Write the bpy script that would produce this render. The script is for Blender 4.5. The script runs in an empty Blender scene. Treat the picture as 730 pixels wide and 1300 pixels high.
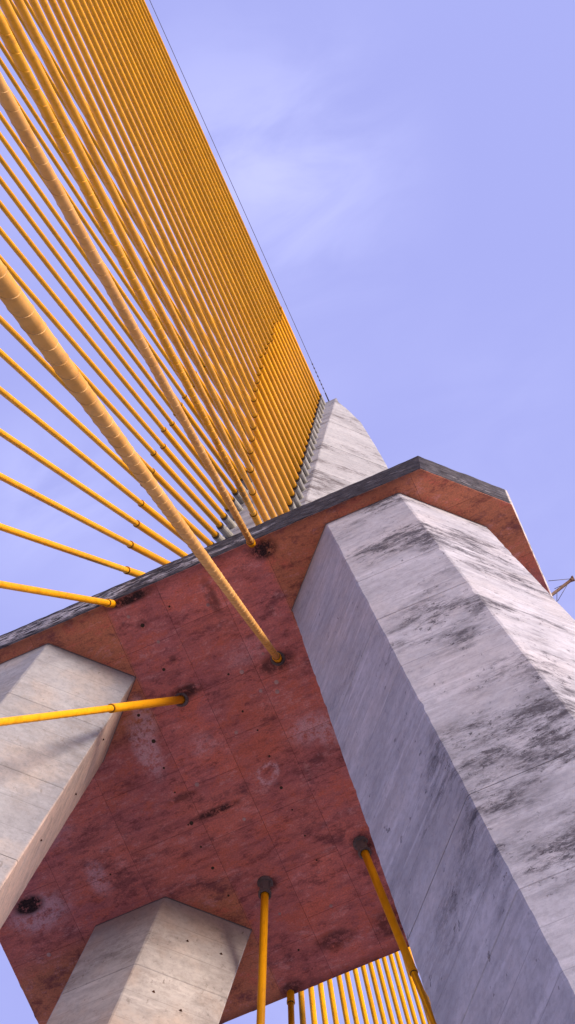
import bpy, math, random
from mathutils import Vector, Matrix
random.seed(7)
R_ = math.radians
scene = bpy.context.scene
col = scene.collection

# ------------------------------------------------------------------ camera
CAM = Vector((5.725487, -9.583095, -40.790851))
RIGHT = Vector((0.9148625, 0.4028631, 0.0269790))
DOWN = Vector((-0.3940310, 0.9053945, -0.1581149))
FWD = Vector((-0.0881253, 0.1340229, 0.9870521))
cd = bpy.data.cameras.new('camera')
cam = bpy.data.objects.new('camera', cd)
col.objects.link(cam)
M = Matrix((RIGHT, -DOWN, -FWD)).transposed().to_4x4()
M.translation = CAM
cam.matrix_world = M
cd.sensor_fit = 'VERTICAL'
cd.sensor_height = 36.0
cd.lens = 3094.265 / 1300 * 36
cd.clip_start = 0.1
cd.clip_end = 6000
scene.camera = cam
FPX = 3094.265
def ray(px, py):                      # direction of a photo pixel (730 x 1300)
    return RIGHT * ((px - 365) / FPX) + DOWN * ((py - 650) / FPX) + FWD
def at_z(px, py, z):
    r = ray(px, py)
    return CAM + r * ((z - CAM.z) / r.z)

# ------------------------------------------------------------------ light
SUN_EL, SUN_AZ = 12.0, -17.0          # azimuth measured from +X towards +Y
sd = Vector((math.cos(R_(SUN_EL)) * math.cos(R_(SUN_AZ)), math.cos(R_(SUN_EL)) * math.sin(R_(SUN_AZ)), math.sin(R_(SUN_EL))))
sl = bpy.data.lights.new('sun', 'SUN')
sl.energy = 2.4
sl.angle = R_(22)
sl.color = (1.0, 0.87, 0.76)
sun = bpy.data.objects.new('sun', sl)
col.objects.link(sun)
sun.rotation_euler = sd.to_track_quat('Z', 'Y').to_euler()
sun.location = sd * 300

world = bpy.data.worlds.new('World')
scene.world = world
world.use_nodes = True
scene.view_settings.view_transform = 'Standard'
scene.view_settings.look = 'None'
scene.view_settings.gamma = 1
scene.view_settings.use_curve_mapping = False
scene.view_settings.exposure = 1.2
scene.cycles.max_bounces = 6
scene.cycles.diffuse_bounces = 3
scene.cycles.glossy_bounces = 2

class NT:
    """small helper round a node tree"""
    def __init__(s, tree):
        s.t = tree; s.n = tree.nodes; s.l = tree.links
    def new(s, typ, **kw):
        n = s.n.new(typ)
        for k, v in kw.items(): setattr(n, k, v)
        return n
    def put(s, sock, v):
        if isinstance(v, bpy.types.NodeSocket): s.l.new(v, sock)
        elif hasattr(sock, 'default_value'):
            try: sock.default_value = v
            except Exception:
                sock.default_value = tuple(v) + (1,)
    def math(s, op, a, b=0.0, c=0.0, clamp=False):
        n = s.new('ShaderNodeMath', operation=op); n.use_clamp = clamp
        s.put(n.inputs[0], a); s.put(n.inputs[1], b); s.put(n.inputs[2], c)
        return n.outputs[0]
    def noise(s, vec, scale, detail=6, rough=0.6, dist=0.0):
        n = s.new('ShaderNodeTexNoise')
        s.put(n.inputs['Vector'], vec); s.put(n.inputs['Scale'], scale); s.put(n.inputs['Detail'], detail)
        s.put(n.inputs['Roughness'], rough); s.put(n.inputs['Distortion'], dist)
        return n.outputs['Fac']
    def ramp(s, v, lo, hi, a=0.0, b=1.0):
        n = s.new('ShaderNodeMapRange'); n.interpolation_type = 'SMOOTHSTEP'
        s.put(n.inputs[0], v); s.put(n.inputs[1], lo); s.put(n.inputs[2], hi); s.put(n.inputs[3], a); s.put(n.inputs[4], b)
        return n.outputs[0]
    def mix(s, f, a, b, blend='MIX'):
        n = s.new('ShaderNodeMix', data_type='RGBA', blend_type=blend)
        s.put(n.inputs[0], f); s.put(n.inputs[6], a if isinstance(a, bpy.types.NodeSocket) else tuple(a) + (1,))
        s.put(n.inputs[7], b if isinstance(b, bpy.types.NodeSocket) else tuple(b) + (1,))
        return n.outputs[2]
    def mapv(s, vec, scale=(1, 1, 1), loc=(0, 0, 0), rot=(0, 0, 0)):
        n = s.new('ShaderNodeMapping')
        s.put(n.inputs[0], vec); s.put(n.inputs[1], loc); s.put(n.inputs[2], rot); s.put(n.inputs[3], scale)
        return n.outputs[0]
    def pos(s): return s.new('ShaderNodeNewGeometry').outputs['Position']
    def xyz(s, v):
        n = s.new('ShaderNodeSeparateXYZ'); s.put(n.inputs[0], v); return n.outputs
    def dist(s, v, p, scale=(1, 1, 1)):
        a = s.new('ShaderNodeVectorMath', operation='SUBTRACT'); s.put(a.inputs[0], v); a.inputs[1].default_value = p
        m = s.new('ShaderNodeVectorMath', operation='MULTIPLY'); s.put(m.inputs[0], a.outputs[0]); m.inputs[1].default_value = scale
        l = s.new('ShaderNodeVectorMath', operation='LENGTH'); s.put(l.inputs[0], m.outputs[0])
        return l.outputs['Value']

# sky: Nishita daylight behind a thin lavender veil with faint wisps of cloud
w = NT(world.node_tree)
w.n.clear()
sky = w.new('ShaderNodeTexSky', sky_type='NISHITA')
sky.sun_disc = False
sky.sun_elevation = R_(SUN_EL)
sky.sun_rotation = R_(90 - SUN_AZ)
sky.air_density = 1.0; sky.dust_density = 1.5; sky.ozone_density = 2.0
gen = w.new('ShaderNodeTexCoord').outputs['Generated']
tinted = w.mix(1.0, sky.outputs[0], (1.08, 0.96, 1.12), 'MULTIPLY')
c1 = w.noise(w.mapv(gen, (1, 1, 1), (0.3687, 0.1333, 0), (0, 0, 0.6)), 4.5, 3, 0.5, 0.2)
c2 = w.noise(w.mapv(gen, (1, 2.0, 1), (2.3367, 1.746, 0), (0, 0, 0.9)), 15.0, 6, 0.55, 0.5)
near = w.math('MULTIPLY', w.ramp(w.dist(gen, ray(345, 215).normalized()), 0.085, 0.0), w.ramp(c2, 0.22, 0.72))
near2 = w.math('MULTIPLY', w.ramp(w.dist(gen, ray(70, 640).normalized()), 0.06, 0.0), w.ramp(c2, 0.22, 0.72))
rest = w.math('MULTIPLY', w.math('MULTIPLY', w.ramp(c1, 0.36, 0.70), w.ramp(c2, 0.15, 0.80)), 0.45)
cl = w.math('ADD', w.math('ADD', near, w.math('MULTIPLY', near2, 0.8)), rest, clamp=True)
veil = w.mix(0.42, tinted, (4.8, 4.9, 10.1))
skyc = w.mix(w.math('MULTIPLY', cl, 0.32), veil, (5.4, 5.5, 8.0))
bg = w.new('ShaderNodeBackground')
w.put(bg.inputs[0], skyc)
bg.inputs[1].default_value = 0.08
wo = w.new('ShaderNodeOutputWorld')
w.l.new(bg.outputs[0], wo.inputs[0])

# ------------------------------------------------------------------ materials
def material(name):
    m = bpy.data.materials.new(name); m.use_nodes = True
    t = NT(m.node_tree); b = m.node_tree.nodes['Principled BSDF']
    return m, t, b
def bump(t, b, h, strength, dist=0.02):
    n = t.new('ShaderNodeBump'); n.inputs['Strength'].default_value = strength; n.inputs['Distance'].default_value = dist
    t.put(n.inputs['Height'], h); t.l.new(n.outputs[0], b.inputs['Normal'])

def concrete(name, base, light, dark, dirt, warm=None, warm_amt=0.0, seed=(0, 0, 0), board=1.0, lean=False, tan=None):
    m, t, b = material(name)
    p = t.mapv(t.pos(), (1, 1, 1), seed)
    rnd = t.new('ShaderNodeObjectInfo').outputs['Random']
    mid = t.noise(t.mapv(p, (1.4, 1.4, 1.1)), 1.3, 6, 0.78)
    fine = t.noise(t.mapv(p, (1.3, 1.3, 0.8)), 8, 5, 0.8)
    broad = t.noise(t.mapv(p, (1.2, 1.2, 1.1), (6, 6, 1)), 0.5, 5, 0.75)
    c = t.mix(t.ramp(mid, 0.3, 0.7), base, light)
    c = t.mix(t.math('MULTIPLY', t.ramp(broad, 0.38, 0.66), 0.55 * board), c, tuple(v * 0.70 for v in base))
    # board-form bands: thin horizontal strips a shade apart
    z = t.noise(t.mapv(p, (0.10, 0.10, 1)), 2.6, 4, 0.7)
    c = t.mix(t.math('MULTIPLY', t.ramp(z, 0.45, 0.70), 0.50 * board), c, tuple(v * 0.72 for v in base))
    zl = t.noise(t.mapv(p, (0.16, 0.16, 1), (4, 9, 3)), 5.0, 2, 0.5)
    c = t.mix(t.math('MULTIPLY', t.ramp(zl, 0.60, 0.70), 0.38 * board), c, tuple(min(1, v * 1.25) for v in light))
    if warm:
        wn = t.noise(t.mapv(p, (1, 1, 0.5), (7, 3, 1)), 0.9, 6, 0.6)
        c = t.mix(t.math('MULTIPLY', t.ramp(wn, 0.45, 0.65), warm_amt), c, warm)
    if tan:       # warm bounce light painted as tan on the face turned to the slab's back
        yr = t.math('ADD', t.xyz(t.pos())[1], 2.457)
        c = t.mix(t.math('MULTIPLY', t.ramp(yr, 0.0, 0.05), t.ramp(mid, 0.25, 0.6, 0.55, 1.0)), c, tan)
    # mould and soot: patchy, broken up by finer noise
    s1 = t.ramp(t.noise(t.mapv(p, (1.0, 1.0, 0.9), (1, 5, 2)), 0.42, 4, 0.62), 0.42, 0.64)
    s2 = t.ramp(t.noise(t.mapv(p, (1.15, 1.15, 1.35), (3, 1, 8)), 1.5, 8, 0.84), 0.40, 0.66)
    s3 = t.ramp(t.noise(t.mapv(p, (1.8, 1.8, 0.9), (9, 2, 4)), 5.0, 4, 0.78), 0.58, 0.70)
    st = t.math('ADD', t.math('MULTIPLY', t.math('MULTIPLY', s1, s2), 0.95), t.math('MULTIPLY', s3, t.math('ADD', 0.30, t.math('MULTIPLY', s1, 0.6))))
    if lean:      # the weather side (away from the slab middle) carries most of the mould
        q = t.xyz(t.pos())
        off = t.math('SUBTRACT', t.math('ADD', q[0], t.math('MULTIPLY', q[2], 0.085)), 3.269)
        st = t.math('MULTIPLY', st, t.ramp(t.math('ADD', off, t.math('MULTIPLY', s1, 0.5)), -1.5, 1.1, 0.5, 1.9))
    st = t.math('MULTIPLY', st, dirt, clamp=True)
    c = t.mix(st, c, dark)
    # form-board edges: thin level lines about a metre apart
    fr = t.math('FRACT', t.math('ADD', t.math('DIVIDE', t.xyz(t.pos())[2], 1.04), t.math('MULTIPLY', fine, 0.006)))
    seam = t.math('MULTIPLY', t.ramp(t.math('ABSOLUTE', t.math('SUBTRACT', fr, 0.5)), 0.483, 0.497), t.ramp(mid, 0.35, 0.6, 0.15, 0.6))
    c = t.mix(seam, c, tuple(v * 0.45 for v in base))
    # pits and small chips
    pit = t.ramp(t.noise(t.mapv(p, (1.3, 1.3, 0.4), (5, 5, 5)), 6.0, 3, 0.6), 0.665, 0.71)
    c = t.mix(t.math('MULTIPLY', t.math('MULTIPLY', pit, t.ramp(mid, 0.42, 0.58, 0.1, 0.8)), 0.9), c, dark)
    c = t.mix(t.math('MULTIPLY', t.ramp(fine, 0.42, 0.68), 0.42), c, tuple(v * 0.58 for v in base))
    hv = t.new('ShaderNodeHueSaturation'); t.put(hv.inputs['Color'], c)
    t.put(hv.inputs['Value'], t.math('ADD', 0.95, t.math('MULTIPLY', rnd, 0.08)))
    t.put(b.inputs['Base Color'], hv.outputs[0])
    b.inputs['Roughness'].default_value = 0.95
    b.inputs['Specular IOR Level'].default_value = 0.12
    bump(t, b, t.math('ADD', t.math('MULTIPLY', fine, 0.35), t.math('MULTIPLY', z, 0.6 * board)), 0.45, 0.02)
    return m

M_LEG_R = concrete('weathered_concrete', (0.42, 0.41, 0.44), (0.54, 0.525, 0.555), (0.075, 0.067, 0.077), 1.0, (0.56, 0.49, 0.46), 0.25, lean=True)
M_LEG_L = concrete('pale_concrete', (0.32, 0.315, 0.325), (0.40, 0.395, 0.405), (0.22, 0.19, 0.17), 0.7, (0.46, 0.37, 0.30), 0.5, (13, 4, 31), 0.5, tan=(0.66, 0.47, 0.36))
M_LEG_B = concrete('stained_concrete', (0.46, 0.42, 0.395), (0.57, 0.525, 0.49), (0.16, 0.13, 0.115), 0.75, (0.50, 0.38, 0.30), 0.6, (3, 44, 11), 0.7)
M_TOWER = concrete('tower_concrete', (0.35, 0.345, 0.35), (0.43, 0.42, 0.42), (0.10, 0.085, 0.085), 1.7, None, 0, (23, 14, 5), 0.8)
M_JOINT = concrete('joint_concrete', (0.22, 0.20, 0.20), (0.28, 0.26, 0.25), (0.06, 0.055, 0.06), 0.6)

def soffit_material():
    m, t, b = material('red_soffit')
    p = t.pos()
    rnd = t.new('ShaderNodeObjectInfo').outputs['Random']
    n1 = t.noise(p, 0.7, 4, 0.62, 0.3)
    n2 = t.noise(t.mapv(p, (0.8, 1.3, 1), (4, 4, 4)), 1.3, 7, 0.8)
    n3 = t.noise(t.mapv(p, (0.6, 1.2, 1), (8, 1, 3)), 4.5, 6, 0.82)
    n4 = t.noise(p, 34, 2, 0.7)
    c = t.mix(t.ramp(n1, 0.32, 0.68), (0.60, 0.20, 0.195), (0.76, 0.235, 0.18))
    bl = t.noise(t.mapv(p, (0.22, 1, 1), (1, 2, 3)), 7.0, 4, 0.7)
    c = t.mix(t.math('MULTIPLY', t.ramp(bl, 0.45, 0.68), 0.5), c, (0.27, 0.095, 0.10))
    c = t.mix(t.math('MULTIPLY', t.ramp(bl, 0.42, 0.30), 0.4), c, (0.80, 0.30, 0.25))
    x = t.xyz(p)
    ax = t.math('ABSOLUTE', x[0]); ay = t.math('ABSOLUTE', x[1])
    # the bays over the legs were coated a browner red than the middle bay
    bay = t.math('MULTIPLY', t.ramp(t.math('ADD', ax, t.math('MULTIPLY', n2, 0.25)), 1.52, 1.62), t.ramp(ay, 1.2, 1.9))
    c = t.mix(t.math('MULTIPLY', bay, 0.85), c, t.mix(n2, (0.54, 0.20, 0.10), (0.78, 0.31, 0.15)))
    c = t.mix(t.math('MULTIPLY', t.ramp(n2, 0.49, 0.62), 0.75), c, (0.74, 0.20, 0.13))
    c = t.mix(t.math('MULTIPLY', t.ramp(n2, 0.48, 0.34), 0.85), c, (0.22, 0.08, 0.085))
    c = t.mix(t.math('MULTIPLY', t.ramp(n3, 0.53, 0.66), 0.55), c, (0.86, 0.42, 0.40))
    c = t.mix(t.math('MULTIPLY', t.ramp(n3, 0.48, 0.34), 0.65), c, (0.17, 0.05, 0.052))
    # lime bloom: pink-white patches
    br = t.noise(t.mapv(p, (1, 1, 1), (2, 7, 0)), 6.5, 6, 0.82)
    def patch(px, py, sx, sy, amt, colr, lo=0.40, hi=0.60, cc=None):
        dd = t.dist(p, (px, py, 0), (1 / sx, 1 / sy, 0))
        f = t.math('MULTIPLY', t.ramp(dd, 1.0, 0.35), t.ramp(br, lo, hi))
        return t.mix(t.math('MULTIPLY', f, amt), cc, colr)
    lime = (0.85, 0.52, 0.55)
    for px, py, sx, sy, a in ((-1.82, -1.24, 0.30, 0.75, 0.85), (-1.62, -1.75, 0.22, 0.55, 0.7), (0.94, -0.43, 0.60, 0.35, 0.65), (1.2, -0.2, 0.3, 0.3, 0.5), (-0.9, -0.9, 0.3, 0.3, 0.35),
                              (-4.75, 0.72, 0.75, 0.45, 0.8), (-3.55, 0.55, 0.25, 0.45, 0.55), (-3.9, -0.5, 0.5, 0.4, 0.3), (0.5, -2.1, 0.6, 0.3, 0.3), (2.9, -3.3, 0.5, 0.3, 0.25)):
        c = patch(px, py, sx, sy, a, lime, 0.40, 0.54, c)
    rd = t.math('ADD', t.dist(p, (-0.08, -0.02, 0), (1, 1.15, 0)), t.math('MULTIPLY', t.math('SUBTRACT', n2, 0.5), 0.45))
    ring = t.math('MULTIPLY', t.ramp(t.math('ABSOLUTE', t.math('SUBTRACT', rd, 0.18)), 0.08, 0.0), t.ramp(br, 0.40, 0.55, 0.0, 0.8))
    c = t.mix(ring, c, lime)
    # black mould round the cable holes and the drain spots
    soot = (0.022, 0.016, 0.018)
    for px, py, sx, sy, a in ((0.85, -1.72, 0.50, 0.24, 0.8), (-0.78, -1.88, 0.45, 0.18, 0.9), (-0.86, 1.82, 0.26, 0.20, 0.8), (0.93, 1.85, 0.3, 0.3, 0.8),
                              (-4.86, 0.52, 0.36, 0.22, 1.4), (-1.15, 0.26, 0.62, 0.10, 0.95), (-1.6, -0.2, 0.4, 0.10, 0.6), (1.45, -3.62, 0.34, 0.24, 1.1), (-1.0, -3.75, 0.6, 0.14, 1.1), (-1.25, 3.70, 0.3, 0.18, 0.8),
                              (-0.98, -3.25, 0.13, 0.13, 0.6), (-0.75, -2.5, 0.09, 0.09, 0.5), (2.5, 1.4, 0.5, 0.10, 0.6), (0.3, -3.2, 0.14, 0.5, 0.6), (-0.2, 3.2, 0.5, 0.25, 0.7), (0.9, 3.3, 0.6, 0.4, 0.7)):
        c = patch(px, py, sx, sy, a, soot, 0.33, 0.55, c)
    edge = t.math('MULTIPLY', t.ramp(t.math('ADD', ay, t.math('MULTIPLY', n2, 0.5)), 3.86, 4.14), t.ramp(n3, 0.30, 0.60))
    c = t.mix(t.math('MULTIPLY', edge, 0.85), c, soot)
    c = t.mix(t.math('MULTIPLY', t.ramp(n4, 0.35, 0.7), 0.30), c, (0.17, 0.075, 0.075))
    hv = t.new('ShaderNodeHueSaturation'); t.put(hv.inputs['Color'], c)
    t.put(hv.inputs['Value'], t.math('ADD', 0.92, t.math('MULTIPLY', rnd, 0.16)))
    t.put(b.inputs['Base Color'], hv.outputs[0])
    b.inputs['Roughness'].default_value = 0.9
    b.inputs['Specular IOR Level'].default_value = 0.15
    bump(t, b, n3, 0.5, 0.02)
    return m
M_SOFFIT = soffit_material()

def fascia_material():
    m, t, b = material('mouldy_fascia')
    p = t.pos()
    n1 = t.noise(t.mapv(p, (0.5, 0.5, 0.8)), 1.1, 4, 0.7, 0.5)
    n2 = t.noise(t.mapv(p, (1.2, 1.2, 2.4), (3, 0, 1)), 3.5, 5, 0.75, 0.6)
    c = t.mix(t.ramp(n2, 0.3, 0.7), (0.012, 0.011, 0.014), (0.075, 0.070, 0.082))
    x = t.xyz(p)
    pale = t.math('MULTIPLY', t.ramp(t.math('ADD', n1, t.math('MULTIPLY', t.ramp(x[0], 2.4, -2.5), 0.30)), 0.58, 0.72), t.ramp(n2, 0.44, 0.56))
    mid = t.math('MULTIPLY', t.ramp(x[2], 0.05, 0.5), t.ramp(x[2], 1.50, 1.1))
    c = t.mix(t.math('MULTIPLY', pale, t.math('ADD', 0.03, t.math('MULTIPLY', mid, 0.85))), c, (0.44, 0.42, 0.45))
    end = t.math('ADD', t.ramp(x[0], 5.59, 5.612), t.math('MULTIPLY', t.ramp(x[0], 4.45, 4.6), 0.05), clamp=True)  # sunlight on the right end face is put into a paler colour
    c = t.mix(t.math('MULTIPLY', end, t.ramp(n2, 0.25, 0.55)), c, (0.55, 0.50, 0.46))
    t.put(b.inputs['Base Color'], c)
    b.inputs['Roughness'].default_value = 0.95
    b.inputs['Specular IOR Level'].default_value = 0.05
    bump(t, b, n2, 0.6, 0.03)
    return m
M_FASCIA = fascia_material()

def paint(name, cA, cB, grime, rough, amt, spec=0.18):
    m, t, b = material(name)
    p = t.pos()
    rnd = t.new('ShaderNodeObjectInfo').outputs['Random']
    n1 = t.noise(p, 1.7, 2, 0.65)
    n2 = t.noise(t.mapv(p, (1, 1, 0.4), (5, 2, 0)), 11, 3, 0.7)
    c = t.mix(t.ramp(n1, 0.3, 0.7), cA, cB)
    c = t.mix(t.math('MULTIPLY', t.ramp(n2, 0.48, 0.75), amt), c, grime)
    hv = t.new('ShaderNodeHueSaturation'); t.put(hv.inputs['Color'], c)
    t.put(hv.inputs['Value'], t.math('ADD', 0.9, t.math('MULTIPLY', rnd, 0.25)))
    t.put(b.inputs['Base Color'], hv.outputs[0])
    b.inputs['Roughness'].default_value = rough
    b.inputs['Specular IOR Level'].default_value = spec
    return m
M_PIPE = paint('yellow_pipe', (0.76, 0.335, 0.003), (0.84, 0.385, 0.005), (0.38, 0.15, 0.005), 0.5, 0.45, 0.10)
M_DUSTY = paint('dusty_pipe', (0.58, 0.28, 0.055), (0.64, 0.33, 0.08), (0.34, 0.17, 0.06), 0.6, 0.45, 0.10)
M_DUSTY_RIB = paint('dusty_rib', (0.40, 0.20, 0.05), (0.70, 0.42, 0.16), (0.22, 0.11, 0.04), 0.6, 0.3, 0.10)
M_SLEEVE = paint('yellow_sleeve', (0.74, 0.315, 0.002), (0.80, 0.355, 0.003), (0.40, 0.14, 0.004), 0.45, 0.3, 0.12)
M_RIB = paint('rib_plastic', (0.66, 0.28, 0.004), (0.72, 0.32, 0.006), (0.36, 0.15, 0.008), 0.55, 0.5)
M_GASKET = paint('dark_gasket', (0.05, 0.035, 0.025), (0.08, 0.05, 0.03), (0.02, 0.02, 0.02), 0.6, 0.4)
M_STUB = paint('grey_anchor_tube', (0.27, 0.26, 0.235), (0.36, 0.345, 0.31), (0.07, 0.065, 0.055), 0.8, 0.6)
M_COLLAR = paint('grey_flange', (0.11, 0.085, 0.085), (0.17, 0.13, 0.125), (0.04, 0.03, 0.03), 0.75, 0.6)
M_SEAM = paint('soffit_seam', (0.13, 0.05, 0.05), (0.20, 0.075, 0.07), (0.05, 0.02, 0.02), 0.9, 0.5)
M_RUST = paint('rusty_steel', (0.15, 0.08, 0.05), (0.27, 0.19, 0.14), (0.09, 0.04, 0.025), 0.85, 0.7)
M_BOLT = paint('dark_rust', (0.05, 0.022, 0.014), (0.09, 0.04, 0.024), (0.02, 0.012, 0.01), 0.85, 0.5)
M_WIRE = paint('dark_wire', (0.09, 0.085, 0.10), (0.13, 0.12, 0.14), (0.03, 0.03, 0.03), 0.6, 0.2)
M_PLUG = paint('pale_grout', (0.42, 0.24, 0.22), (0.52, 0.33, 0.30), (0.25, 0.12, 0.11), 0.9, 0.5)

def ground_material():
    m, t, b = material('pale_paving')
    p = t.pos()
    n = t.noise(p, 0.08, 6, 0.6); n2 = t.noise(p, 1.4, 6, 0.7)
    c = t.mix(t.ramp(n, 0.35, 0.65), (0.29, 0.275, 0.26), (0.37, 0.35, 0.33))
    c = t.mix(t.math('MULTIPLY', t.ramp(n2, 0.4, 0.7), 0.4), c, (0.24, 0.23, 0.22))
    t.put(b.inputs['Base Color'], c); b.inputs['Roughness'].default_value = 0.9
    bump(t, b, n2, 0.3, 0.02)
    return m
M_GROUND = ground_material()

# ------------------------------------------------------------------ mesh helpers
def mesh_obj(name, verts, faces, mat, parent=None, smooth=False):
    me = bpy.data.meshes.new(name)
    me.from_pydata([tuple(v) for v in verts], [], faces)
    me.materials.append(mat)
    if smooth:
        for p in me.polygons: p.use_smooth = True
    me.update()
    o = bpy.data.objects.new(name, me)
    col.objects.link(o)
    if parent is not None: o.parent = parent
    return o
def empty(name, loc, label, cat, group=None):
    o = bpy.data.objects.new(name, None); col.objects.link(o)
    o.location = loc; o['label'] = label; o['category'] = cat
    if group: o['group'] = group
    return o
def basis(u):
    u = Vector(u).normalized()
    a = Vector((1, 0, 0)) if abs(u.x) < 0.8 else Vector((0, 1, 0))
    e1 = (a - u * a.dot(u)).normalized()
    return u, e1, u.cross(e1)
def lathe(A, u, prof, n=16, caps=True):
    """prof: list of (distance along u, radius)"""
    u, e1, e2 = basis(u); vs = []; fs = []
    for s, r in prof:
        for k in range(n):
            a = 2 * math.pi * k / n
            vs.append(A + u * s + (e1 * math.cos(a) + e2 * math.sin(a)) * r)
    for j in range(len(prof) - 1):
        for k in range(n):
            k2 = (k + 1) % n
            fs.append((j * n + k, j * n + k2, (j + 1) * n + k2, (j + 1) * n + k))
    if caps:
        fs.append(tuple(reversed(range(n)))); fs.append(tuple((len(prof) - 1) * n + k for k in range(n)))
    return vs, fs
def local(vs, o): return [Vector(v) - o for v in vs]

# ------------------------------------------------------------------ ground
GZ = -42.4
gs = 2500
g = mesh_obj('ground', [(-gs, -gs, GZ), (gs, -gs, GZ), (gs, gs, GZ), (-gs, gs, GZ)], [(0, 1, 2, 3)], M_GROUND)
g['kind'] = 'structure'

# ------------------------------------------------------------------ pylon
A_, B_, CH = 5.625, 3.84, 1.18
TOP = 1.6
OCT = [(A_ - CH, -B_), (A_, -B_ + CH), (A_, B_ - CH), (A_ - CH, B_), (-A_ + CH, B_), (-A_, B_ - CH), (-A_, -B_ + CH), (-A_ + CH, -B_)]
pyl = empty('bridge_pylon', (0, 0, GZ), 'huge weathered concrete bridge pylon on four legs carrying a red-bottomed slab', 'pylon')
PO = Vector((0, 0, GZ))

# slab body with slightly ragged arrises
def slab_body():
    vs, fs = [], []
    per = []
    for i in range(8):
        a = Vector(OCT[i]); b_ = Vector(OCT[(i + 1) % 8]); n = max(2, int((b_ - a).length / 0.12))
        for k in range(n): per.append(a.lerp(b_, k / n))
    n = len(per)
    zs = [0.007, 0.03, 0.10, 0.55, 1.05, 1.5, TOP]
    for z in zs:
        for k, q in enumerate(per):
            d = q.normalized(); j = random.uniform(-0.006, 0.006)
            inset = 0.02 if z in (0.007, TOP) else 0.0
            if z == 0.03: j = random.uniform(-0.016, 0.004)
            vs.append(Vector((q.x + d.x * (j - inset), q.y + d.y * (j - inset), z)))
    for j in range(len(zs) - 1):
        for k in range(n):
            k2 = (k + 1) % n
            fs.append((j * n + k, j * n + k2, (j + 1) * n + k2, (j + 1) * n + k))
    fs.append(tuple(reversed(range(n)))); fs.append(tuple((len(zs) - 1) * n + k for k in range(n)))
    return vs, fs
vs, fs = slab_body()
slab = mesh_obj('slab', local(vs, PO), fs, M_FASCIA, pyl)
slab.data.materials.append(M_SEAM)
slab.data.polygons[len(fs) - 2].material_index = 1
slab['label'] = 'thick slab with mouldy grey edge and red-brown underside'

def clip(poly, hull):
    out = poly
    m = len(hull)
    for i in range(m):
        a = hull[i]; b_ = hull[(i + 1) % m]
        def side(q): return (b_[0] - a[0]) * (q[1] - a[1]) - (b_[1] - a[1]) * (q[0] - a[0])
        res = []
        for k in range(len(out)):
            p, q = out[k], out[(k + 1) % len(out)]
            sp, sq = side(p), side(q)
            if sp >= 0: res.append(p)
            if (sp >= 0) != (sq >= 0):
                f = sp / (sp - sq); res.append((p[0] + (q[0] - p[0]) * f, p[1] + (q[1] - p[1]) * f))
        out = res
        if not out: break
    return out
hull = [(x * 0.9975, y * 0.9965) for x, y in OCT]
XL = [-A_, -4.24, -2.85, -1.46, -0.49, 0.49, 1.46, 2.85, 4.24, A_]
YL = [-B_, -2.74, -1.64, -0.55, 0.55, 1.64, 2.74, B_]
G_ = 0.0019
YY = [[y + (0 if k in (0, len(YL) - 1) else random.uniform(-0.3, 0.3)) for k, y in enumerate(YL)] for _ in XL]
for i in range(len(XL) - 1):
    for j in range(len(YL) - 1):
        y0, y1 = YY[i][j], YY[i][j + 1]
        poly = [(XL[i] + G_, y0 + G_), (XL[i + 1] - G_, y0 + G_), (XL[i + 1] - G_, y1 - G_), (XL[i] + G_, y1 - G_)]
        poly = clip(poly, hull)
        if len(poly) < 3: continue
        n = len(poly); cx = sum(p[0] for p in poly) / n; cy = sum(p[1] for p in poly) / n
        zo = random.uniform(-0.0015, 0.0)
        vs = []
        for z, k in ((0.028, 1.0), (0.003 + zo, 1.0), (zo, 0.996)):
            for x, y in poly: vs.append(Vector((cx + (x - cx) * k, cy + (y - cy) * k, z)))
        fs = []
        for r in range(2):
            for k in range(n):
                k2 = (k + 1) % n
                fs.append((r * n + k2, r * n + k, (r + 1) * n + k, (r + 1) * n + k2))
        fs.append(tuple(range(n))); fs.append(tuple(reversed([2 * n + k for k in range(n)])))
        o = mesh_obj('soffit_panel', local(vs, PO), fs, M_SOFFIT, slab)

# legs: elongated hexagon in plan, leaning outwards, cast in lifts of about 3.1 m
LX, LY, HW, HT, SX, SY, TP = 3.269, 2.457, 1.807, 0.67, 0.085, -0.004, -0.024
def hexagon(z, grow=0.0):
    s = 1 + TP * (-z) / 10; c = HW - HT
    k = 1 + grow / 1.4
    return [(x * s * k, y * s * k) for x, y in ((-HW, 0), (-HT, -c), (HT, -c), (HW, 0), (HT, c), (-HT, c))]
WEAR = [[random.uniform(0, 1) ** 2 + (random.uniform(1, 3) if random.random() < 0.06 else 0) for _ in range(400)] for _ in range(16)]
def wear(i, z):
    q = (z + 60) * 4.6 + i * 3.7; k = int(q); f = q - k
    a = WEAR[i % 16][k % 400]; b_ = WEAR[i % 16][(k + 1) % 400]
    return a + (b_ - a) * f
def ring_pts(corners, bev, jit, z=0.0):
    """each corner becomes two points of a small worn chamfer"""
    out = []
    n = len(corners)
    for i in range(n):
        p = Vector(corners[i]); a = (Vector(corners[i - 1]) - p).normalized(); b_ = (Vector(corners[(i + 1) % n]) - p).normalized()
        wv = bev + jit * (wear(i, z) + random.uniform(0, 0.25)); out.append(p + a * wv); out.append(p + b_ * wv)
    return out
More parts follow.
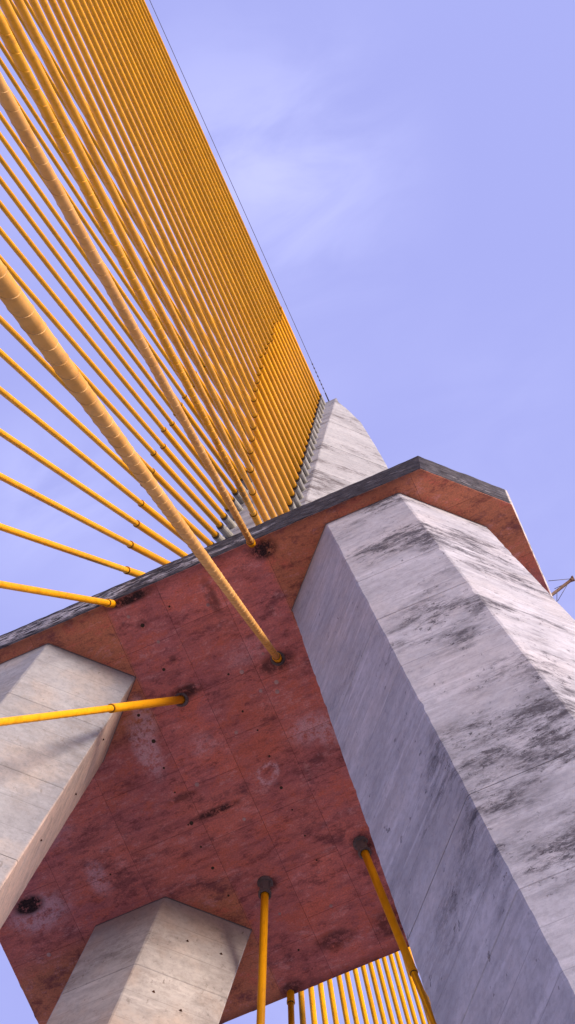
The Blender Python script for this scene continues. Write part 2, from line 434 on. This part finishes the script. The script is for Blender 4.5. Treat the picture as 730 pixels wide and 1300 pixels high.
def lift_mesh(z0, z1, corner_fn, axis_fn, off, step=0.16, jit=0.010, g_top=0.003, g_bot=0.003):
    """a cast lift between heights z0 > z1"""
    vs, fs = [], []
    nz = max(3, int(abs(z0 - z1) / step))
    zs = [z0, z0 - 0.02] + [z0 + (z1 - z0) * k / nz for k in range(1, nz)] + [z1 + 0.02, z1]
    for q, z in enumerate(zs):
        gr = -g_top if q == 0 else -g_bot if q == len(zs) - 1 else 0.0
        ax = axis_fn(z)
        for p in ring_pts(corner_fn(z, gr), 0.012, jit, z):
            vs.append(Vector((ax[0] + p.x + off[0], ax[1] + p.y + off[1], z)))
    n = len(vs) // len(zs)
    for j in range(len(zs) - 1):
        for k in range(n):
            k2 = (k + 1) % n
            fs.append((j * n + k2, j * n + k, (j + 1) * n + k, (j + 1) * n + k2))
    fs.append(tuple(range(n))); fs.append(tuple(reversed([(len(zs) - 1) * n + k for k in range(n)])))
    return vs, fs
LIFT = 3.12
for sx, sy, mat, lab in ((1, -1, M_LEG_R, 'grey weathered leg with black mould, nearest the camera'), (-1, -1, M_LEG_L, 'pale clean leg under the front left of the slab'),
                         (-1, 1, M_LEG_B, 'brown-stained leg under the back left of the slab'), (1, 1, M_LEG_B, None)):
    axis = lambda z: (sx * (LX + SX * (-z)), sy * (LY + SY * (-z)))
    vs, fs = lift_mesh(0.02, GZ + 0.01, lambda z, g_: hexagon(z, -0.03), axis, (0, 0), step=6, jit=0.0, g_top=0, g_bot=0)
    leg = mesh_obj('leg', local(vs, PO), fs, M_JOINT, pyl)
    if lab: leg['label'] = lab
    z = 0.02; k = 0
    while z > GZ + 0.5:
        zn = max(GZ, -LIFT * (k + 1))
        if zn - GZ < 1.0: zn = GZ
        ztop = z if k == 0 else z - 0.002
        strong = (3, 7) if sx > 0 else (1, 2, 4)
        off = (random.uniform(-0.003, 0.003), random.uniform(-0.003, 0.003))
        vs, fs = lift_mesh(ztop, zn + (0.002 if zn > GZ else 0), hexagon, axis, off, g_top=0.016 if k in strong else 0.003, g_bot=0.016 if k + 1 in strong else 0.003)
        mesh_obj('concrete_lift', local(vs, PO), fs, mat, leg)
        z = zn; k += 1
    vs, fs = lift_mesh(0.0, -0.035, lambda z, g_: hexagon(z, 0.010), axis, (0, 0), step=0.02, jit=0.0, g_top=0, g_bot=0)
    mesh_obj('joint_bead', local(vs, PO), fs, M_JOINT, leg)
    # rusty form-tie bolts left in the faces
    def bolt(face, f, z):
        cs = hexagon(z); ax = axis(z)
        a = Vector(cs[face]); b_ = Vector(cs[(face + 1) % 6])
        q = a.lerp(b_, f); nrm = Vector(((b_ - a).y, -(b_ - a).x, 0)).normalized()
        P = Vector((ax[0] + q.x, ax[1] + q.y, z)) - nrm * 0.01
        vs, fs = lathe(P, nrm, [(0, 0.03), (0.010, 0.03), (0.012, 0.016), (0.03, 0.015), (0.034, 0.008)], 10)
        mesh_obj('rusty_bolt', local(vs, PO), fs, M_BOLT, leg)
    if sx < 0 and sy < 0:
        bolt(3, 0.30, -2.2); bolt(3, 0.62, -3.6); bolt(3, 0.35, -7.0)
    elif sx < 0:
        for f, z in ((0.40, -1.5), (0.78, -1.5), (0.28, -3.9), (0.6, -4.2)): bolt(2, f, z)

# upper tower: octagon whose side corners draw in towards the peak
def tower_w(z):
    pts = [(0, 2.95), (15, 2.95), (24, 2.85), (30, 2.62), (33.6, 2.40), (38.9, 2.02), (41.5, 1.62), (43.3, 1.22)]
    for (a, wa), (b_, wb) in zip(pts, pts[1:]):
        if z <= b_: return wa + (wb - wa) * max(0, z - a) / (b_ - a)
    return pts[-1][1]
def tower_oct(z, grow=0.0):
    xt = 1.0 + 0.0035 * z + 0.00012 * z * z
    yf = 2.24 - 0.025 * z
    W = max(tower_w(z), xt + 0.02)
    sidey = max(0.02, yf - (W - xt))
    k = 1 + grow / 1.5
    return [(x * k, y * k) for x, y in ((-W, -sidey), (-xt, -yf), (xt, -yf), (W, -sidey), (W, sidey), (xt, yf), (-xt, yf), (-W, sidey))]
vs, fs = lift_mesh(43.2, 1.5, lambda z, g_: tower_oct(z, -0.03), lambda z: (0, 0), (0, 0), step=1.5, jit=0.0, g_top=0, g_bot=0)
tower = mesh_obj('tower', local(vs, PO), fs, M_JOINT, pyl)
tower['label'] = 'pale upper shaft tapering to a curved peak'
zt = [1.5, 4.6, 7.7, 10.8, 13.9, 17.0, 20.1, 23.2, 26.3, 29.4, 32.5, 35.6, 38.7, 41.4, 43.3]
for a, b_ in zip(zt, zt[1:]):
    vs, fs = lift_mesh(b_ - 0.003, a + 0.003, tower_oct, lambda z: (0, 0), (random.uniform(-0.006, 0.006), random.uniform(-0.006, 0.006)), step=0.3)
    mesh_obj('concrete_lift', local(vs, PO), fs, M_TOWER, tower)

# tie holes and grout plugs in the soffit
me_t = None
def plug(x, y, r, mat, name):
    vs, fs = lathe(Vector((x, y, 0.004)), Vector((0, 0, -1)), [(0, r), (0.008, r), (0.014, r * 0.6), (0.015, r * 0.3)], 10)
    mesh_obj(name, local(vs, PO), fs, mat, slab)
def soffit_at(px, py):
    v = at_z(px, py, 0); return v.x, v.y
for px, py in ((327, 927), (342, 960), (357, 1000), (371, 1028), (387, 1061), (402, 1092), (208, 975), (222, 1006), (239, 1047), (255, 1075), (270, 1102), (290, 856), (208, 850), (308, 903), (176, 908), (290, 1137), (379, 1206), (140, 1110), (392, 832), (215, 770)):
    x, y = soffit_at(px, py); plug(x, y, random.choice((0.016, 0.02, 0.028)), M_GASKET, 'tie_hole')
for px, py in ((243, 1045), (181, 794), (195, 941)):
    x, y = soffit_at(px, py); plug(x, y, 0.036, M_GASKET, 'drain_hole')
for px, py in ((334, 830), (307, 853), (351, 866), (352, 878), (163, 783), (201, 815), (264, 768), (250, 996), (331, 877), (310, 1040), (62, 1212), (420, 1150), (355, 1160), (300, 930)):
    x, y = soffit_at(px, py); plug(x, y, random.choice((0.026, 0.032, 0.04)), M_PLUG, 'grout_plug')

# ------------------------------------------------------------------ stay cables
ORD = ['lowest', 'second', 'third', 'fourth', 'fifth', 'sixth', 'seventh', 'eighth', 'ninth', 'tenth', 'eleventh', 'twelfth', 'thirteenth', 'fourteenth', 'fifteenth', 'sixteenth',
       'seventeenth', 'eighteenth', 'nineteenth', 'twentieth', 'twenty-first', 'twenty-second', 'twenty-third', 'twenty-fourth', 'twenty-fifth', 'topmost']
NC = 26
HD = -45.0
def cable_line(s, i, back):
    if i == 1: A, D = Vector((s * 0.907, -1.784, 0)), Vector((s * 5.38, -13.8, HD))
    elif i == 2: A, D = Vector((s * 1.306, -3.788, 0)), Vector((s * 5.38, -18.0, HD))
    else:
        Z = 6.5 if i == 3 else 8.1 + 1.55 * (i - 4)
        per = 4.1 if s > 0 else 3.93
        A, D = Vector((s * 0.931, -2.643 + 0.025 * Z, Z)), Vector((s * 5.38, -13.2 - per * (i - 1), HD))
    if i > 4:
        D.y += random.uniform(-0.3, 0.3); D.x += random.uniform(-0.03, 0.03)
    if not back:
        if s > 0 and i <= 3: D.x = {1: 5.50, 2: 5.537, 3: 5.522}[i]
    if back: A.y = -A.y; D.y = -D.y
    return A, D
def spiral(A, u, r, length, pitch, n, start=0.0, rw=0.0055, rh=0.004):
    u, e1, e2 = basis(u); vs, fs = [], []
    tot = int(length / pitch * n)
    ph = random.uniform(0, 6.28)
    for k in range(tot + 1):
        a = ph - 2 * math.pi * k / n
        s = start + pitch * k / n
        rad = e1 * math.cos(a) + e2 * math.sin(a)
        c = A + u * s
        vs += [c + rad * (r - 0.002) - u * rw, c + rad * (r + rh), c + rad * (r - 0.002) + u * rw]
    for k in range(tot):
        b_ = k * 3
        fs += [(b_, b_ + 1, b_ + 4, b_ + 3), (b_ + 1, b_ + 2, b_ + 5, b_ + 4)]
    return vs, fs
RP, RS, SL = 0.056, 0.070, 4.15
FAN = {(1, 0): ('near right fan in front of the slab', 'front right fan of stay cables'), (-1, 0): ('far left fan in front of the slab', 'front left fan of stay cables'),
       (-1, 1): ('left fan behind the slab', 'back left fan of stay cables'), (1, 1): ('right fan behind the slab', 'back right fan of stay cables')}
SPECIAL = {(1, 0, 1): 'thickest yellow stay cable, nearest the camera, running up into the red soffit',
           (-1, 0, 1): 'yellow stay cable crossing the pale left leg into the soffit',
           (-1, 1, 1): 'orange stay cable dropping from the soffit beside the brown-stained leg',
           (1, 1, 1): 'orange stay cable slanting down from the soffit beside the big grey leg',
           (1, 0, 2): 'second thickest yellow stay cable, ending at the slab edge right of the thickest',
           (-1, 0, 2): 'flattest yellow stay cable at left, ending at the slab edge',
           (-1, 1, 2): 'short orange stay cable hanging from the slab back edge'}
for s, back in ((1, 0), (-1, 0), (-1, 1), (1, 1)):
    for i in range(1, NC + 1):
        A, D = cable_line(s, i, back)
        u = (D - A).normalized()
        L = (GZ - A.z) / u.z                      # down to the ground level
        E = A + u * L
        lab = SPECIAL.get((s, back, i))
        if lab is None:
            lab = ('yellow stay cable, %s upward in the %s' if i < NC else 'yellow stay cable, %s of the %s') % (ORD[i - 1], FAN[(s, back)][0])
        c = empty('stay_cable', E, lab, 'cable', FAN[(s, back)][1])
        low = i <= 2
        sl_ = SL + random.uniform(-0.18, 0.18)
        if i == 1 and s > 0 and not back: sl_ = 0.55
        if i == 2: sl_ = 0.22
        ns = 20 if (i <= 4 and s > 0 and not back) else 12
        vs, fs = lathe(A, u, [(0, RP), (L, RP)], ns)
        dusty = i <= 2 and s > 0 and not back
        mesh_obj('pipe', local(vs, E), fs, M_DUSTY if dusty else M_PIPE, c, True)
        sr = RS if not (low and (back or i == 2)) else 0.068
        vs, fs = lathe(A, u, [(-0.35 if low else 0.0, sr), (sl_ - 0.03, sr), (sl_, sr - 0.012)], 16)
        mesh_obj('sleeve', local(vs, E), fs, M_SLEEVE, c, True)
        vs, fs = lathe(A, u, [(sl_ - 0.012, RP), (sl_ - 0.01, sr + 0.006), (sl_ + 0.05, sr + 0.006), (sl_ + 0.056, RP)], 16, False)
        cl_ = mesh_obj('collar', local(vs, E), fs, M_SLEEVE, c)
        vs, fs = lathe(A, u, [(sl_ + 0.056, RP), (sl_ + 0.057, RP + 0.008), (sl_ + 0.068, RP + 0.007), (sl_ + 0.07, RP)], 16, False)
        mesh_obj('gasket', local(vs, E), fs, M_GASKET, cl_)
        if not (s > 0 and back):
            pitch = 0.45
            ln = min(L - sl_, 46) - 0.2 if not back else min(L - sl_, 26)
            n = 18 if (i <= 3 and s > 0 and not back) else 9
            vs, fs = spiral(A, u, RP, ln, pitch, n, sl_ + 0.12, rh=0.004 if n == 18 else 0.0025)
            mesh_obj('spiral_rib', local(vs, E), fs, M_DUSTY_RIB if dusty else M_RIB, c)
        if low:
            if i == 1:
                vs, fs = lathe(A, u, [(-0.05, 0.14), (0.015, 0.14), (0.02, 0.10), (0.02, 0.095), (0.30, 0.092), (0.305, 0.118), (0.36, 0.118), (0.365, 0.08)], 20, False) if back else \
                    lathe(A, u, [(-0.05, 0.125), (0.04, 0.125), (0.045, 0.085)], 20, False)
                mesh_obj('flange', local(vs, E), fs, M_COLLAR, c)
        else:
            # anchor tube between the tower face and the sleeve
            vs, fs = lathe(A, u, [(-0.95, 0.105), (-0.08, 0.098), (-0.06, 0.09)], 14)
            an = mesh_obj('anchor_tube', local(vs, E), fs, M_STUB, c, False)
            vs, fs = lathe(A, u, [(-0.065, 0.086), (0.02, 0.086)], 14)
            mesh_obj('gasket', local(vs, E), fs, M_GASKET, an)

# ------------------------------------------------------------------ small things
def rod(name, a, b_, r, mat, parent, origin, n=8):
    vs, fs = lathe(Vector(a), Vector(b_) - Vector(a), [(0, r), ((Vector(b_) - Vector(a)).length, r)], n)
    return mesh_obj(name, local(vs, origin), fs, mat, parent, True)
# thin earthing wire strung from the peak alongside the topmost cable
w0 = at_z(413.5, 500, 43.0); w1 = at_z(190, 0, 31.0)
uw = (w1 - w0).normalized()
wend = w0 + uw * ((GZ - w0.z) / uw.z)
wr = empty('earthing_wire', wend, 'thin dark wire running beside the topmost cable up to the peak', 'wire')
rod('strand', w0, wend, 0.009, M_WIRE, wr, wend, 6)
for k in range(7):
    s0 = 0.25 + k * 0.22
    vs, fs = lathe(w0 + uw * s0, uw, [(0, 0.009), (0.02, 0.022), (0.08, 0.022), (0.10, 0.009)], 8, False)
    mesh_obj('clamp', local(vs, wend), fs, M_WIRE, wr)
rod('clevis', w0 - uw * 0.35 + Vector((0, 0.02, -0.05)), w0 + uw * 0.05, 0.022, M_WIRE, wr, wend)

# rusty outrigger bracket on the slab's right end
b0 = at_z(703.5, 753, TOP + 0.06); b1 = at_z(727.5, 734.5, TOP + 0.34)
br = empty('outrigger_bracket', b0, 'small rusty steel bracket with guy wires sticking out past the slab end', 'bracket')
db = (b1 - b0)
inn = b0 - db.normalized() * 0.45
vs, fs = lathe(inn, b1 - inn, [(0, 0.032), ((b1 - inn).length * 0.93, 0.03), ((b1 - inn).length * 0.94, 0.042), ((b1 - inn).length, 0.042)], 4)
mesh_obj('boom', local(vs, b0), fs, M_RUST, br)
for (px, py, z), f in (((696, 737.5, TOP + 0.02), 1.0), ((704, 747.5, TOP + 0.5), 0.75), ((708, 763, TOP + 0.02), 0.8), ((707, 765, TOP + 0.02), 0.15)):
    q = at_z(px, py, z); q2 = b0 + db * f
    rod('guy_wire', q, q2, 0.006, M_WIRE, br, b0, 6)
vs, fs = lathe(b1, Vector((0.05, 0.9, 0.1)), [(-0.05, 0.02), (0.05, 0.02)], 8)
mesh_obj('pulley_pin', local(vs, b0), fs, M_RUST, br)
fp = Vector((5.45, b0.y - 0.02, TOP))
vs, fs = lathe(fp - Vector((0, 0, 0.005)), Vector((0, 0, 1)), [(0, 0.12), (0.03, 0.12), (0.03, 0.05), (0.16, 0.045)], 8)
mesh_obj('foot_plate', local(vs, b0), fs, M_RUST, br)
